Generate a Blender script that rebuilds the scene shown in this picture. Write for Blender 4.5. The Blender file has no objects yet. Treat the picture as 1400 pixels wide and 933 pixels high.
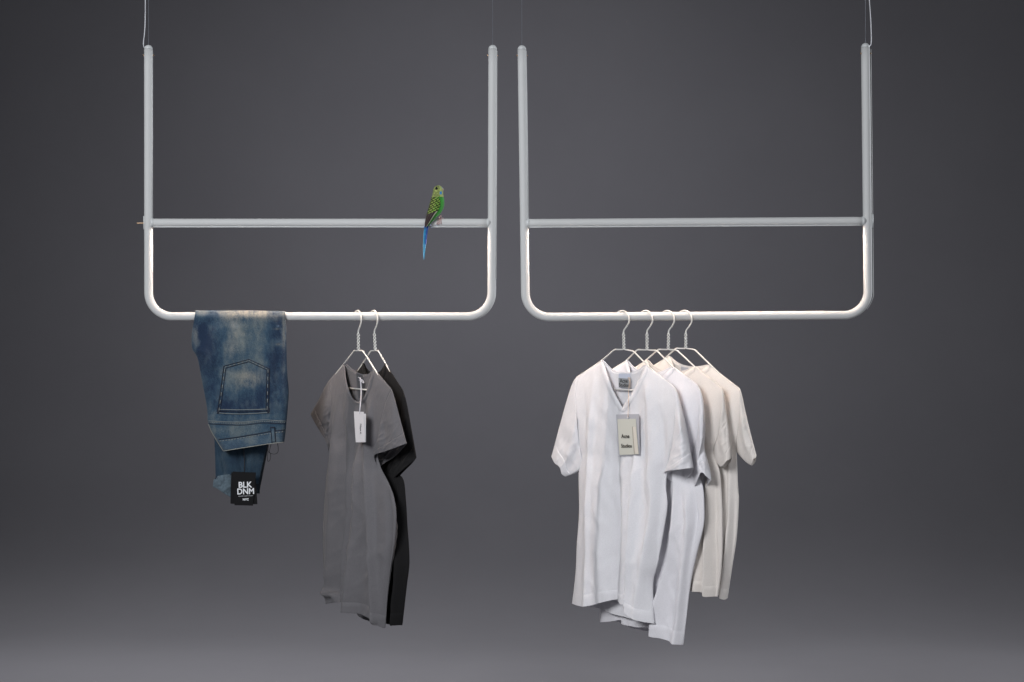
import bpy, bmesh, math, random
import numpy as np
from mathutils import Vector, Matrix, noise
random.seed(7); np.random.seed(7)
R = math.radians
S = bpy.context.scene
COL = S.collection

# ------------------------------------------------------------------ camera
D = 4.5                      # metres from lens to the plane of the two racks
PPM = 500.0                  # photograph pixels per metre in that plane
cd = bpy.data.cameras.new('camera'); cam = bpy.data.objects.new('camera', cd); COL.objects.link(cam)
cam.location = (0, -D, 0); cam.rotation_euler = (R(90), 0, 0)
cd.sensor_width = 36; cd.lens = 36 * D / 2.8; cd.clip_end = 100
S.camera = cam
S.view_settings.view_transform = 'Standard'; S.view_settings.look = 'None'
S.view_settings.exposure = 0.0; S.view_settings.gamma = 1.0

# ------------------------------------------------------------------ world + studio lamps
w = bpy.data.worlds.new('World'); S.world = w; w.use_nodes = True
w.node_tree.nodes['Background'].inputs[0].default_value = (0.55, 0.6, 0.68, 1)
w.node_tree.nodes['Background'].inputs[1].default_value = 0.06

def area(name, loc, target, sx, sy, power, col=(1, 1, 1), spread=180):
    l = bpy.data.lights.new(name, 'AREA'); l.shape = 'RECTANGLE'; l.size = sx; l.size_y = sy
    l.energy = power; l.color = col; l.spread = R(spread)
    o = bpy.data.objects.new(name, l); COL.objects.link(o); o.location = loc
    o.rotation_euler = (Vector(target) - Vector(loc)).to_track_quat('-Z', 'Y').to_euler()
    return o
area('key_softbox', (-2.0, -4.0, 1.7), (0.1, 0, -0.05), 1.5, 1.5, 66, (0.97, 0.98, 1.0), 110)
area('fill_softbox', (2.2, -4.6, 0.6), (0.3, 0, -0.2), 2.4, 2.4, 15, (0.95, 0.97, 1.0), 110)
area('rim_strip', (3.4, 1.3, 0.9), (0.1, 0, 0.1), 0.35, 1.8, 20, (0.93, 0.96, 1.0), 80)
area('backdrop_lamp', (-0.1, 1.6, 1.9), (-0.1, 4.7, 0.22), 1.9, 0.4, 10, (0.95, 0.96, 1.0), 92)
area('floor_lamp', (0.0, 2.0, 3.4), (0.0, 2.0, -1.3), 6.0, 0.8, 31, (0.97, 0.98, 1.0), 48)

# ------------------------------------------------------------------ small helpers
def link(name, me, mats=None, parent=None, smooth=True):
    o = bpy.data.objects.new(name, me); COL.objects.link(o)
    if mats is not None:
        for m in (mats if isinstance(mats, (list, tuple)) else [mats]): me.materials.append(m)
    if smooth:
        for p in me.polygons: p.use_smooth = True
    if parent is not None: o.parent = parent
    return o
def mesh(name, v, f, mat, parent=None, smooth=True):
    me = bpy.data.meshes.new(name); me.from_pydata([tuple(map(float, p)) for p in v], [], f); me.update()
    return link(name, me, mat, parent, smooth)
def thing(name, label, cat, loc=(0, 0, 0), group=None):
    o = bpy.data.objects.new(name, None); COL.objects.link(o); o.location = loc
    o.empty_display_size = 0.05
    o['label'] = label; o['category'] = cat
    if group: o['group'] = group
    bpy.context.view_layer.update()
    return o
def keep(o, root):            # geometry was written in world space: keep it there under a root placed elsewhere
    if root.parent is None: o.matrix_parent_inverse = Matrix.Translation(-Vector(root.location))   # a sub-part's parent already sits in world space
    return o
def W(px, py, y=0.0):         # photograph pixel -> point at depth y
    k = (D + y) / D
    return Vector(((px - 700) / PPM * k, y, (466.5 - py) / PPM * k))

# ------------------------------------------------------------------ materials
def nt(name):
    m = bpy.data.materials.new(name); m.use_nodes = True
    t = m.node_tree; return m, t, t.nodes['Principled BSDF']
def N(t, typ, **kw):
    n = t.nodes.new(typ)
    for k, v in kw.items():
        if k in n.inputs: n.inputs[k].default_value = v
        else: setattr(n, k, v)
    return n
def simple(name, col, rough=0.5, metal=0, bump=0, bscale=200, spec=0.5, coat=0):
    m, t, b = nt(name)
    b.inputs['Base Color'].default_value = (*col, 1); b.inputs['Roughness'].default_value = rough
    b.inputs['Metallic'].default_value = metal; b.inputs['Specular IOR Level'].default_value = spec
    b.inputs['Coat Weight'].default_value = coat
    tc = N(t, 'ShaderNodeTexCoord'); nz = N(t, 'ShaderNodeTexNoise', Scale=bscale, Detail=4.0)
    t.links.new(tc.outputs['Object'], nz.inputs['Vector'])
    mr = N(t, 'ShaderNodeMapRange'); mr.inputs['To Min'].default_value = max(0, rough - 0.05); mr.inputs['To Max'].default_value = min(1, rough + 0.05)
    t.links.new(nz.outputs['Fac'], mr.inputs['Value']); t.links.new(mr.outputs['Result'], b.inputs['Roughness'])
    if bump:
        bp = N(t, 'ShaderNodeBump', Strength=bump, Distance=0.001)
        t.links.new(nz.outputs['Fac'], bp.inputs['Height']); t.links.new(bp.outputs['Normal'], b.inputs['Normal'])
    return m
def fabric(name, col, wr=0.4, weave=0.35, trans=0.12, mottling=0.06, sheen=0.15):
    m, t, b = nt(name)
    tc = N(t, 'ShaderNodeTexCoord')
    b.inputs['Roughness'].default_value = 0.95; b.inputs['Specular IOR Level'].default_value = 0.15
    b.inputs['Sheen Weight'].default_value = sheen; b.inputs['Sheen Roughness'].default_value = 0.5
    # heather / yarn irregularity of the colour itself
    mp = N(t, 'ShaderNodeMapping'); mp.inputs['Scale'].default_value = (1, 1, 2.5)
    t.links.new(tc.outputs['Object'], mp.inputs['Vector'])
    n1 = N(t, 'ShaderNodeTexNoise', Scale=420.0, Detail=5.0, Roughness=0.7); t.links.new(mp.outputs['Vector'], n1.inputs['Vector'])
    r = N(t, 'ShaderNodeMapRange'); r.inputs['To Min'].default_value = 1 - mottling * 2.2; r.inputs['To Max'].default_value = 1 + mottling * 2.2
    r.inputs['From Min'].default_value = .25; r.inputs['From Max'].default_value = .75
    t.links.new(n1.outputs['Fac'], r.inputs['Value'])
    mx = N(t, 'ShaderNodeVectorMath', operation='SCALE'); mx.inputs[0].default_value = col
    t.links.new(r.outputs['Result'], mx.inputs['Scale']); t.links.new(mx.outputs['Vector'], b.inputs['Base Color'])
    # creases: soft ones + knit
    mp2 = N(t, 'ShaderNodeMapping'); mp2.inputs['Scale'].default_value = (1, 1, 0.32); mp2.inputs['Rotation'].default_value = (0.2, 0.3, 0)
    t.links.new(tc.outputs['Object'], mp2.inputs['Vector'])
    n2 = N(t, 'ShaderNodeTexNoise', Scale=26.0, Detail=3.0, Roughness=0.45, Distortion=0.6); t.links.new(mp2.outputs['Vector'], n2.inputs['Vector'])
    b1 = N(t, 'ShaderNodeBump', Strength=wr, Distance=0.006); t.links.new(n2.outputs['Fac'], b1.inputs['Height'])
    b2 = N(t, 'ShaderNodeBump', Strength=weave, Distance=0.0006); t.links.new(n1.outputs['Fac'], b2.inputs['Height'])
    t.links.new(b1.outputs['Normal'], b2.inputs['Normal']); t.links.new(b2.outputs['Normal'], b.inputs['Normal'])
    if trans:
        tr = N(t, 'ShaderNodeBsdfTranslucent'); tr.inputs['Color'].default_value = (*col, 1)
        ms = N(t, 'ShaderNodeMixShader'); ms.inputs[0].default_value = trans
        t.links.new(b.outputs[0], ms.inputs[1]); t.links.new(tr.outputs[0], ms.inputs[2])
        t.links.new(ms.outputs[0], t.nodes['Material Output'].inputs['Surface'])
    return m
M = {}
M['paint'] = simple('white_powder_coat', (0.54, 0.55, 0.555), 0.7, spec=.25)
M['cap'] = simple('cap_white', (0.55, 0.57, 0.58), 0.4)
M['wire'] = simple('steel_cable', (0.35, 0.37, 0.42), 0.4, 0.6)
M['cord'] = simple('white_power_cord', (0.55, 0.56, 0.6), 0.45)
M['pin'] = simple('brushed_brass_pin', (.62, .42, .27), .5)
M['brass'] = simple('screw_metal', (0.45, 0.3, 0.2), 0.25, 1.0)
M['groove_shade'] = simple('groove_gap_shade', (0.01, 0.01, 0.01), 0.5)
M['hanger'] = simple('white_coated_wire', (0.72, 0.71, 0.68), 0.35, coat=0.2)
M['string'] = simple('cotton_string', (0.62, 0.5, 0.42), 0.8)
M['plastic_string'] = simple('silver_string', (0.6, 0.6, 0.66), 0.4)
M['black_string'] = simple('black_waxed_string', (0.012, 0.012, 0.014), 0.5)
M['card_white'] = simple('white_card', (0.78, 0.77, 0.8), 0.5)
M['card_cream'] = simple('cream_card', (0.60, 0.60, 0.54), 0.6)
M['card_sleeve'] = simple('frosted_sleeve', (0.46, 0.46, 0.50), 0.35)
M['card_black'] = simple('black_card', (0.004, 0.004, 0.005), 0.6, spec=.15)
M['ink'] = simple('black_ink', (0.015, 0.015, 0.015), 0.7)
M['ink_white'] = simple('white_ink', (0.75, 0.77, 0.8), 0.7)
M['label_grey'] = simple('woven_label_grey', (0.32, 0.33, 0.34), 0.8)
M['fab_white'] = fabric('white_jersey', (0.83, 0.825, 0.86), 0.35, 0.3)
M['fab_white_b'] = fabric('white_jersey_second', (0.82, 0.81, 0.85), 0.4, 0.3)
M['fab_cream'] = fabric('cream_jersey', (0.80, 0.75, 0.71), 0.55, 0.35)
M['fab_cream_b'] = fabric('cream_jersey_pale', (0.82, 0.775, 0.74), 0.5, 0.35)
M['fab_grey'] = fabric('grey_jersey', (0.142, 0.139, 0.150), 0.45, 0.5, 0.05, 0.12, 0.1)
M['fab_black'] = fabric('black_jersey', (0.0100, 0.0098, 0.0106), 0.45, 0.3, 0.0, 0.05, 0.03)
M['fab_blue'] = simple('pale_blue_tape', (0.62, 0.65, 0.76), 0.9)
M['fab_dark_tape'] = simple('dark_grey_tape', (0.09, 0.09, 0.1), 0.9)

# LED diffuser: the lit lamp of each rack
m, t, b = nt('led_diffuser'); e = N(t, 'ShaderNodeEmission', Strength=300.0); e.inputs['Color'].default_value = (1.0, 0.80, 0.66, 1)
t.links.new(e.outputs[0], t.nodes['Material Output'].inputs['Surface']); M['led'] = m

# backdrop
m, t, b = nt('grey_studio_paper'); M['backdrop'] = m
tc = N(t, 'ShaderNodeTexCoord'); nz = N(t, 'ShaderNodeTexNoise', Scale=1.3, Detail=5.0, Roughness=0.6)
t.links.new(tc.outputs['Object'], nz.inputs['Vector'])
cr = N(t, 'ShaderNodeValToRGB'); cr.color_ramp.elements[0].position = .3; cr.color_ramp.elements[0].color = (0.173, 0.169, 0.185, 1)
cr.color_ramp.elements[1].position = .7; cr.color_ramp.elements[1].color = (0.187, 0.183, 0.199, 1)
t.links.new(nz.outputs['Fac'], cr.inputs['Fac']); t.links.new(cr.outputs['Color'], b.inputs['Base Color'])
b.inputs['Roughness'].default_value = 0.9; b.inputs['Specular IOR Level'].default_value = 0.2
n2 = N(t, 'ShaderNodeTexNoise', Scale=60.0, Detail=6.0); t.links.new(tc.outputs['Object'], n2.inputs['Vector'])
bp = N(t, 'ShaderNodeBump', Strength=0.12, Distance=0.004); t.links.new(n2.outputs['Fac'], bp.inputs['Height']); t.links.new(bp.outputs['Normal'], b.inputs['Normal'])

# ------------------------------------------------------------------ setting: one seamless paper sweep
FZ = -1.32
prof = [(-7.0, FZ), (-2, FZ), (0, FZ), (2, FZ), (2.7, FZ)]
for k in range(1, 25):
    a = k / 24 * math.pi / 2; prof.append((2.7 + 2.0 * math.sin(a), FZ + 2.0 * (1 - math.cos(a))))
prof += [(4.7, 3.0), (4.7, 5.5)]
v = []; f = []
xs = np.linspace(-7, 7, 29)
for (y, z) in prof:
    for x in xs: v.append((x, y, z))
nx = len(xs)
for i in range(len(prof) - 1):
    for j in range(nx - 1): f.append((i * nx + j, i * nx + j + 1, (i + 1) * nx + j + 1, (i + 1) * nx + j))
bd = mesh('backdrop', v, f, M['backdrop']); bd['kind'] = 'structure'

# ------------------------------------------------------------------ tubes
def catmull(pts, n=6, closed=False):
    P = [Vector(p) for p in pts]
    if len(P) < 3: return P
    out = []
    L = len(P)
    rng = range(L if closed else L - 1)
    for i in rng:
        if closed: p0, p1, p2, p3 = P[i - 1], P[i], P[(i + 1) % L], P[(i + 2) % L]
        else: p0, p1, p2, p3 = P[max(i - 1, 0)], P[i], P[i + 1], P[min(i + 2, L - 1)]
        for k in range(n):
            s = k / n
            out.append(0.5 * ((2 * p1) + (p2 - p0) * s + (2 * p0 - 5 * p1 + 4 * p2 - p3) * s * s + (3 * p1 - p0 - 3 * p2 + p3) * s ** 3))
    if not closed: out.append(P[-1].copy())
    return out
def tube_geo(path, r, seg=12, caps=True, sx=1.0):
    P = [Vector(p) for p in path]; v = []; f = []
    t0 = (P[1] - P[0]).normalized()
    up = Vector((0, 1, 0)) if abs(t0.y) < .9 else Vector((1, 0, 0))
    nrm = (up - t0 * up.dot(t0)).normalized()
    for i, p in enumerate(P):
        if i == 0: t = P[1] - P[0]
        elif i == len(P) - 1: t = P[-1] - P[-2]
        else: t = (P[i + 1] - P[i]).normalized() + (P[i] - P[i - 1]).normalized()
        t.normalize(); nrm = (nrm - t * nrm.dot(t)).normalized(); bn = t.cross(nrm)
        rr = r[i] if isinstance(r, (list, tuple)) else r
        for k in range(seg):
            a = 2 * math.pi * k / seg
            v.append(p + nrm * math.cos(a) * rr + bn * math.sin(a) * rr * sx)
    for i in range(len(P) - 1):
        for k in range(seg):
            a = i * seg + k; b2 = i * seg + (k + 1) % seg
            f.append((a, b2, b2 + seg, a + seg))
    if caps:
        f.append(tuple(range(seg - 1, -1, -1))); f.append(tuple(range((len(P) - 1) * seg, len(P) * seg)))
    return v, f
def tube(name, path, r, mat, parent, seg=12, sx=1.0):
    v, f = tube_geo(path, r, seg, True, sx)
    return keep(mesh(name, v, f, mat, parent), parent)

# ------------------------------------------------------------------ the two racks
RT = 0.0118                                   # tube radius
def rack(label, TL, TR, BL, BR, CL, CR, rail_gap, cable_side):
    """corner positions in the rack plane (y=0), given as photograph pixels of tube axes"""
    TL, TR, BL, BR, CL, CR = [W(*p) for p in (TL, TR, BL, BR, CL, CR)]
    root = thing('clothes_rack', label, 'clothes rack', ((BL.x + BR.x) / 2, 0, BL.z), 'lit tubular racks hanging on cables')
    rad = 0.066
    path = [TL]
    def corner(A, B, C):
        d1 = (A - B).normalized(); d2 = (C - B).normalized(); out = []
        c = B + (d1 + d2) * rad
        for k in range(17):
            a = k / 16 * math.pi / 2
            out.append(c - d2 * rad * math.cos(a) - d1 * rad * math.sin(a))
        return out
    for q in np.linspace(0.1, 0.9, 6): path.append(TL.lerp(BL, q * (1 - rad / (TL - BL).length)))
    path += corner(TL, BL, BR)
    path += [BL.lerp(BR, q) for q in (0.3, 0.5, 0.7)]
    path += corner(BL, BR, TR)
    for q in np.linspace(0.3, 0.9, 4): path.append(BR.lerp(TR, q))
    path.append(TR)
    ft = tube('frame_tube', path, RT, M['paint'], root, 64)
    # crossbar, with its end saddles
    d = (CR - CL).normalized()
    cb = tube('crossbar', [(CL + d * 0.004).lerp(CR - d * 0.004, q) for q in np.linspace(0, 1, 33)], RT * 0.98, M['paint'], root, 64)
    for P, s in ((CL, 1), (CR, -1)):
        tube('saddle_joint', [P + d * s * (0.006), P + d * s * 0.0128, P + d * s * 0.0150], [RT * 1.02, RT * 1.05, RT * 1.01], M['cap'], cb, 24)
    # LED strip along the underside of the crossbar
    a0 = CL + d * 0.045; a1 = CR - d * 0.045; zz = -RT * 0.98
    v = []; f = []
    for p in (a0, a1):
        for (yy, dz) in ((-0.0030, 0.0012), (-0.0024, -0.0000), (0.0024, -0.0000), (0.0030, 0.0012)): v.append(p + Vector((0, yy, zz + dz)))
    f = [(0, 1, 5, 4), (1, 2, 6, 5), (2, 3, 7, 6), (3, 0, 4, 7), (0, 3, 2, 1), (4, 5, 6, 7)]
    keep(mesh('light_strip', v, f, M['led'], cb, False), cb)
    for yy, dz in ((-0.0048, 0.0002), (0.0048, 0.0008)):       # added lips that screen the strip's glare from view
        tube('strip_shield', [(a0 + Vector((-.030, yy, zz + dz))).lerp(a1 + Vector((.030, yy, zz + dz)), q) for q in np.linspace(0, 1, 29)], 0.0018, M['cap'], cb, 20)
    for i, (P, B) in enumerate(((TL, BL), (TR, BR))):
        u = (P - B).normalized()
        # domed cap
        dome = [P + u * 0.0007] + [P + u * (0.0012 + 0.0115 * math.sin(a)) for a in np.linspace(0, 1.5, 9)]
        rr = [RT * 0.93] + [RT * 0.99 * math.cos(a) for a in np.linspace(0, 1.5, 9)]
        tube('end_cap', dome, rr, M['cap'], ft, 24)
        tube('suspension_cable', [P + u * 0.011, P + Vector((0, 0, 1.6))], 0.0007, M['wire'], root, 6)
        for s in (-1, 1):
            c = P - u * 0.016
            tube('screw', [c + Vector((s * (RT - .001), -0.001, 0)), c + Vector((s * (RT + .0022), -0.001, 0)), c + Vector((s * (RT + .0034), -0.001, 0))],
                 [0.0026, 0.0026, 0.0014], M['brass'], ft, 10)
        # thin cable rail on the side of the post
        g = rail_gap[i]
        off = Vector((RT + g, 0.001, 0))
        if g > 0:   # open groove with a lit rear lip all the way round the outer corner
            end = B + u * 0.055
            pts = [P - u * 0.004 + off, P.lerp(B, .5) + off, end + off]
            for k in range(1, 11):
                a = k / 10 * .62
                pts.append(end + Vector((-(rad - .012) * (1 - math.cos(a)), .001, -(rad + .002) * math.sin(a))) + Vector(((RT + g) * (1 - k * .055), 0, 0)))
            tube('cable_rail', pts, 0.0008, M['paint'], root, 8)
            c0 = CR + Vector((RT + g - .0006, 0, 0.018)); c1 = CR + Vector((RT + g - .0006, 0, -0.018))
            tube('access_cover', [c0, c1], 0.0024, M['cap'], root, 12)
            tube('groove', [P - u * .006 + Vector((RT + .0002, .002, 0)), P.lerp(B, .5) + Vector((RT + .0002, .002, 0)), end + Vector((RT + .0002, .002, 0))], 0.0016, M['groove_shade'], root, 8)  # near-black tube stands for the shade inside the groove
        else:
            off = Vector((RT - 0.0018, -0.0035, 0))
            end = P.lerp(B, 0.63 if cable_side == 'L' and i == 0 or cable_side == 'R' and i == 0 else 0.86)
            tube('cable_rail', [P - u * 0.004 + off, end + off], 0.0029, M['paint'], root, 12)
    if cable_side == 'L':
        c = CL + Vector((-RT + 0.0004, -0.003, 0))
        tube('access_cover', [c + Vector((0, 0, .018)), c + Vector((0, 0, -.018))], 0.0022, M['cap'], root, 12)
        tube('dimmer_pin', [CL + Vector((-RT, -.004, -.001)), CL + Vector((-RT - .019, -.004, -.001))], 0.0016, M['pin'], root, 8)
        pts = [TL + Vector(p) for p in ((-.009, 0, .004), (-.0125, -.001, .008), (-.0135, -.001, .02), (-.0105, 0, .05), (-.009, 0, .09), (-.0085, 0, .2), (-.008, 0, .7), (-.008, 0, 1.6))]
    else:
        pts = [TR + Vector(p) for p in ((.010, 0, .003), (.0145, -.001, .008), (.0158, -.001, .022), (.0150, 0, .06), (.0130, 0, .10), (.010, 0, .135), (.002, 0, .2), (0.0, 0, .4), (0, 0, 1.6))]
    tube('power_cord', catmull(pts, 5), 0.0013, M['cord'], root, 8)
    return root
rack('left white tubular clothes rack carrying jeans, two dark shirts and a bird', (203, 68), (673.5, 68), (203.2, 433), (672.3, 433.2), (203, 305), (673, 305), (0, 0), 'L')
rack('right white tubular clothes rack carrying four pale t-shirts', (713.5, 68.5), (1183.2, 65.5), (718.6, 434), (1187, 431), (716, 305.5), (1185.5, 302.5), (0, 0.0038), 'R')

# ------------------------------------------------------------------ garment toolkit (photo-traced outlines put on each garment's own vertical plane)
class Plane:
    def __init__(s, hx, yaw):
        s.P0 = W(hx, 432.5); s.a = R(yaw)
        s.d = Vector((math.cos(s.a), -math.sin(s.a), 0)); s.n = Vector((-math.sin(s.a), -math.cos(s.a), 0))
    def pt(s, px, py, off=0.0, ext=0.0):
        dr = Vector(((px - 700) / PPM, D, (466.5 - py) / PPM)); c = Vector((0, -D, 0))
        t = ((s.P0 - c).dot(s.n) + off) / dr.dot(s.n)
        return c + dr * t + s.n * ext
def cr2(pts, n):              # smooth resample of a 2-D polyline to n points, uniform in arc length
    P = [Vector((p[0], p[1], 0)) for p in pts]
    Q = catmull(P, 10) if len(P) > 2 else P
    Q = np.array([(q.x, q.y) for q in Q]); seg = np.r_[0, np.cumsum(np.hypot(*np.diff(Q, axis=0).T))]
    s = np.linspace(0, seg[-1], n)
    return np.c_[np.interp(s, seg, Q[:, 0]), np.interp(s, seg, Q[:, 1])]
def at_t(C, t):
    s = np.linspace(0, 1, len(C)); return np.c_[np.interp(t, s, C[:, 0]), np.interp(t, s, C[:, 1])]
def coons(top, bot, left, right, vs):
    n = len(top); us = np.linspace(0, 1, n)
    Lf = at_t(left, vs); Rt = at_t(right, vs)
    U = us[None, :, None]; V = vs[:, None, None]
    g = (1 - V) * top[None] + V * bot[None] + (1 - U) * Lf[:, None] + U * Rt[:, None]
    g -= (1 - U) * (1 - V) * top[0] + U * (1 - V) * top[-1] + (1 - U) * V * bot[0] + U * V * bot[-1]
    return g
def ss(x): x = np.clip(x, 0, 1); return x * x * (3 - 2 * x)
def fold_field(px, py, folds):
    """folds: (polyline, amp m, width left px, width right px)"""
    out = np.zeros_like(px)
    for pts, A, wl, wr in folds:
        run = pts[-1][1] > 705
        if run: pts = list(pts) + [(pts[-1][0] + (pts[-1][0] - pts[-2][0]) * .6, pts[-1][1] + 90)]   # folds run out through the hem
        C = cr2(pts, 40); n = len(C)
        best = np.full(px.shape, 1e9); sd = np.zeros_like(px); tt = np.zeros_like(px)
        for i in range(n - 1):
            a, b_ = C[i], C[i + 1]; e = b_ - a; L2 = e @ e + 1e-9
            q = np.clip(((px - a[0]) * e[0] + (py - a[1]) * e[1]) / L2, 0, 1)
            dx = px - (a[0] + q * e[0]); dy = py - (a[1] + q * e[1]); dd = np.hypot(dx, dy)
            m_ = dd < best; best = np.where(m_, dd, best)
            sd = np.where(m_, np.sign(dx * e[1] - dy * e[0]), sd); tt = np.where(m_, (i + q) / (n - 1), tt)
        wd = np.where(sd > 0, wr, wl)          # going downwards, sd>0 is the right-hand side of the picture
        out += A * np.exp(-(best / wd) ** 1.6) * (ss(tt * 5) * 0.9 + 0.1) * (1 if run else ss((1 - tt) * 3.5))
    return out
def vnoise(px, py, sc, seed, zs=0.35):
    o = np.empty(px.size); a = px.ravel() * sc; b_ = py.ravel() * sc * zs
    for i in range(o.size): o[i] = noise.noise(Vector((a[i], b_[i], seed)))
    return o.reshape(px.shape)
def grid_faces(r, c, flip=False, base=0):
    f = []
    for i in range(r - 1):
        for j in range(c - 1):
            q = (base + i * c + j, base + i * c + j + 1, base + (i + 1) * c + j + 1, base + (i + 1) * c + j)
            f.append(q[::-1] if flip else q)
    return f
def weld(o, dist=0.0004, solid=0.0011):
    bm = bmesh.new(); bm.from_mesh(o.data); bmesh.ops.remove_doubles(bm, verts=bm.verts, dist=dist)
    bm.to_mesh(o.data); bm.free()
    for p in o.data.polygons: p.use_smooth = True
    if solid:
        md = o.modifiers.new('thickness', 'SOLIDIFY'); md.thickness = solid; md.offset = 0
def rows(n, extra):           # parameter rows, denser near the hem stitch
    v = list(np.linspace(0, 1, n)) + [e for e in extra if 0 < e < 1]
    return np.array(sorted(set(np.round(v, 5))))

def shirt(plane, T, mat, root, seed):
    H = T['H']; nS, nN = 26, 60
    # top edge: shoulder / neckline / shoulder
    def top(neck):
        a = cr2([T['shL'], T['nkL']], nS); c = cr2([T['nkR'], T['shR']], nS)
        if len(neck) and isinstance(neck[0], list):
            h = nN // 2; b1 = cr2([T['nkL']] + neck[0], h); b2 = cr2([neck[0][-1]] + neck[1] + [T['nkR']], nN - h + 1)
            b_ = np.r_[b1, b2[1:]]
        else: b_ = cr2([T['nkL']] + neck + [T['nkR']], nN)
        return np.r_[a, b_[1:-1], c]
    left = cr2([T['shL']] + T['left'] + [T['hemL']], 160); right = cr2([T['shR']] + T['right'] + [T['hemR']], 160)
    yL = left[:, 1]; yR = right[:, 1]
    armL, armR = T['armL'], T['armR']
    def shoulder_y(px): return np.interp(px, [T['shL'][0], T['nkL'][0], T['nkR'][0], T['shR'][0]], [T['shL'][1], T['nkL'][1], T['nkR'][1], T['shR'][1]])
    fr = T.get('folds', []); bk = T.get('bfolds', [])
    FK = 1.0 / math.cos(plane.a)
    def off(px, py, side, split=False):
        xl = np.interp(py, yL, left[:, 0]); xr = np.interp(py, yR, right[:, 0])
        u = np.clip((px - xl) / np.maximum(xr - xl, 1), 0, 1); e = np.abs(2 * u - 1)
        tf = 1 - np.exp(-np.maximum(py - shoulder_y(px), 0) / 16.0)
        grow = 0.72 + 0.55 * ss((py - 520) / 300)
        wL = np.clip((py - T['shL'][1]) / (armL[1] - T['shL'][1]), 0, 1); wR = np.clip((py - T['shR'][1]) / (armR[1] - T['shR'][1]), 0, 1)
        arch = np.where(u < .5, np.sin(np.pi * wL), np.sin(np.pi * wR))
        prof = (1 - e ** 3.2) ** .8
        base = H * tf * grow * prof + H * .75 * np.clip(arch, 0, 1) ** .8 * (1 - prof)
        inner = (1 - e ** 6) * tf
        g = ss((py - 500) / 260)
        if side > 0:
            dz = fold_field(px, py, fr) * inner * FK * T.get('fk', 1.3)
            dz += H * 0.30 * g * inner * vnoise(px, py, 0.045, seed, 0.16) * 2
            dz += H * 0.07 * inner * vnoise(px, py, 0.16, seed + 3, 0.3) * 2
            cr_ = np.clip(1 - np.abs(vnoise(px, py, .05, seed + 5, .22)) * 3.2, 0, 1) ** 3
            dz += H * .13 * inner * cr_ * T.get('fk', 1.0) * (.35 + .65 * g)
            cr_ = np.clip(1 - np.abs(vnoise(px + py * .55, py, .07, seed + 15, .5)) * 3.2, 0, 1) ** 3
            dz += H * .05 * inner * cr_ * T.get('fk', 1.0)
            return (base, dz) if split else base + dz
        dz = H * 0.5 * g * inner * vnoise(px, py, 0.05, seed + 9, 0.15) * 2 + fold_field(px, py, bk) * inner
        return (-(base * 0.85), dz) if split else -(base * 0.85) + dz
    vs = rows(110, [.948, .951, .954, .957, .992, .995, .998])
    V = []; F = []
    for side in (1, -1):
        tp = top(T['neck'] if side > 0 else T['bneck']); bt = cr2([T['hemL']] + (T['hem'] if side > 0 else T['bhem']) + [T['hemR']], len(tp))
        g = coons(tp, bt, left, right, vs)
        px, py = g[..., 0], g[..., 1]
        o, ex = off(px, py, side, True)
        # doubled hem: the turned cloth stands a little proud, with a dip at the stitching
        hm = (ss((vs - .951) / .002) * 0.0020 - np.exp(-((vs - .955) / .003) ** 2) * 0.0014)[:, None]
        eu = np.linspace(0, 1, g.shape[1]); o = o + side * hm * (1 - np.abs(2 * eu - 1) ** 8)[None]
        # the outermost columns must coincide on both sheets below the armhole
        base = len(V)
        for i in range(g.shape[0]):
            for j in range(g.shape[1]): V.append(plane.pt(px[i, j], py[i, j], o[i, j], ex[i, j]))
        F += grid_faces(g.shape[0], g.shape[1], side < 0, base)
    torso = mesh('torso', V, F, mat, root); keep(torso, root); weld(torso)
    # sleeves
    for key, sh, arm in (('slL', T['shL'], armL), ('slR', T['shR'], armR)):
        if key not in T: continue
        s = T[key]; side_curve = left if key == 'slL' else right
        k = np.argmin(np.abs(side_curve[:, 1] - arm[1])); seam = side_curve[:k + 1]
        seam = at_t(seam, np.linspace(0, 1, 40))
        n = 40
        V = []; F = []
        vs2 = rows(44, [.80, .81, .82, .83, .99])
        for sd in (1, -1):
            cuff = cr2([s['out'][-1]] + (s['cuff'] if sd > 0 else s['bcuff']) + [s['inn'][-1]], n)
            outer = cr2([sh] + s['out'], 60); inner = cr2([tuple(seam[-1])] + s['inn'], 60)
            g = coons(at_t(seam, np.linspace(0, 1, n)), cuff, outer, inner, vs2)
            px, py = g[..., 0], g[..., 1]
            wv = np.linspace(0, 1, n)[None, :]; q = vs2[:, None]
            o = sd * np.sin(np.pi * wv) ** .8 * (H * 0.75 * (1 - q) + s.get('open', .02) * q)
            o = o + fold_field(px, py, s.get('folds', [])) * np.sin(np.pi * wv) * (1 if sd > 0 else .4)
            o = o + (vnoise(px, py, .09, seed + 20, .5) * .006) * np.sin(np.pi * wv) * ss(q * 3)
            o = o + .0026 * np.clip(1 - np.abs(vnoise(px + py * .8, py, .10, seed + 25, .6)) * 3, 0, 1) ** 3 * np.sin(np.pi * wv) * ss(q * 3)
            o = o + sd * (ss((q - .812) / .006) * .0020 - np.exp(-((q - .82) / .008) ** 2) * .0014) * np.sin(np.pi * wv) ** .3
            o = o + s.get('push', 0) * ss(q) + 0 * px
            base = len(V)
            for i in range(g.shape[0]):
                for j in range(n): V.append(plane.pt(px[i, j], py[i, j], o[i, j] + (.0012 * sd if 0 < j < n - 1 else 0)))
            F += grid_faces(g.shape[0], n, sd < 0, base)
        sl = mesh('sleeve', V, F, mat, root); keep(sl, root); weld(sl)
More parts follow.
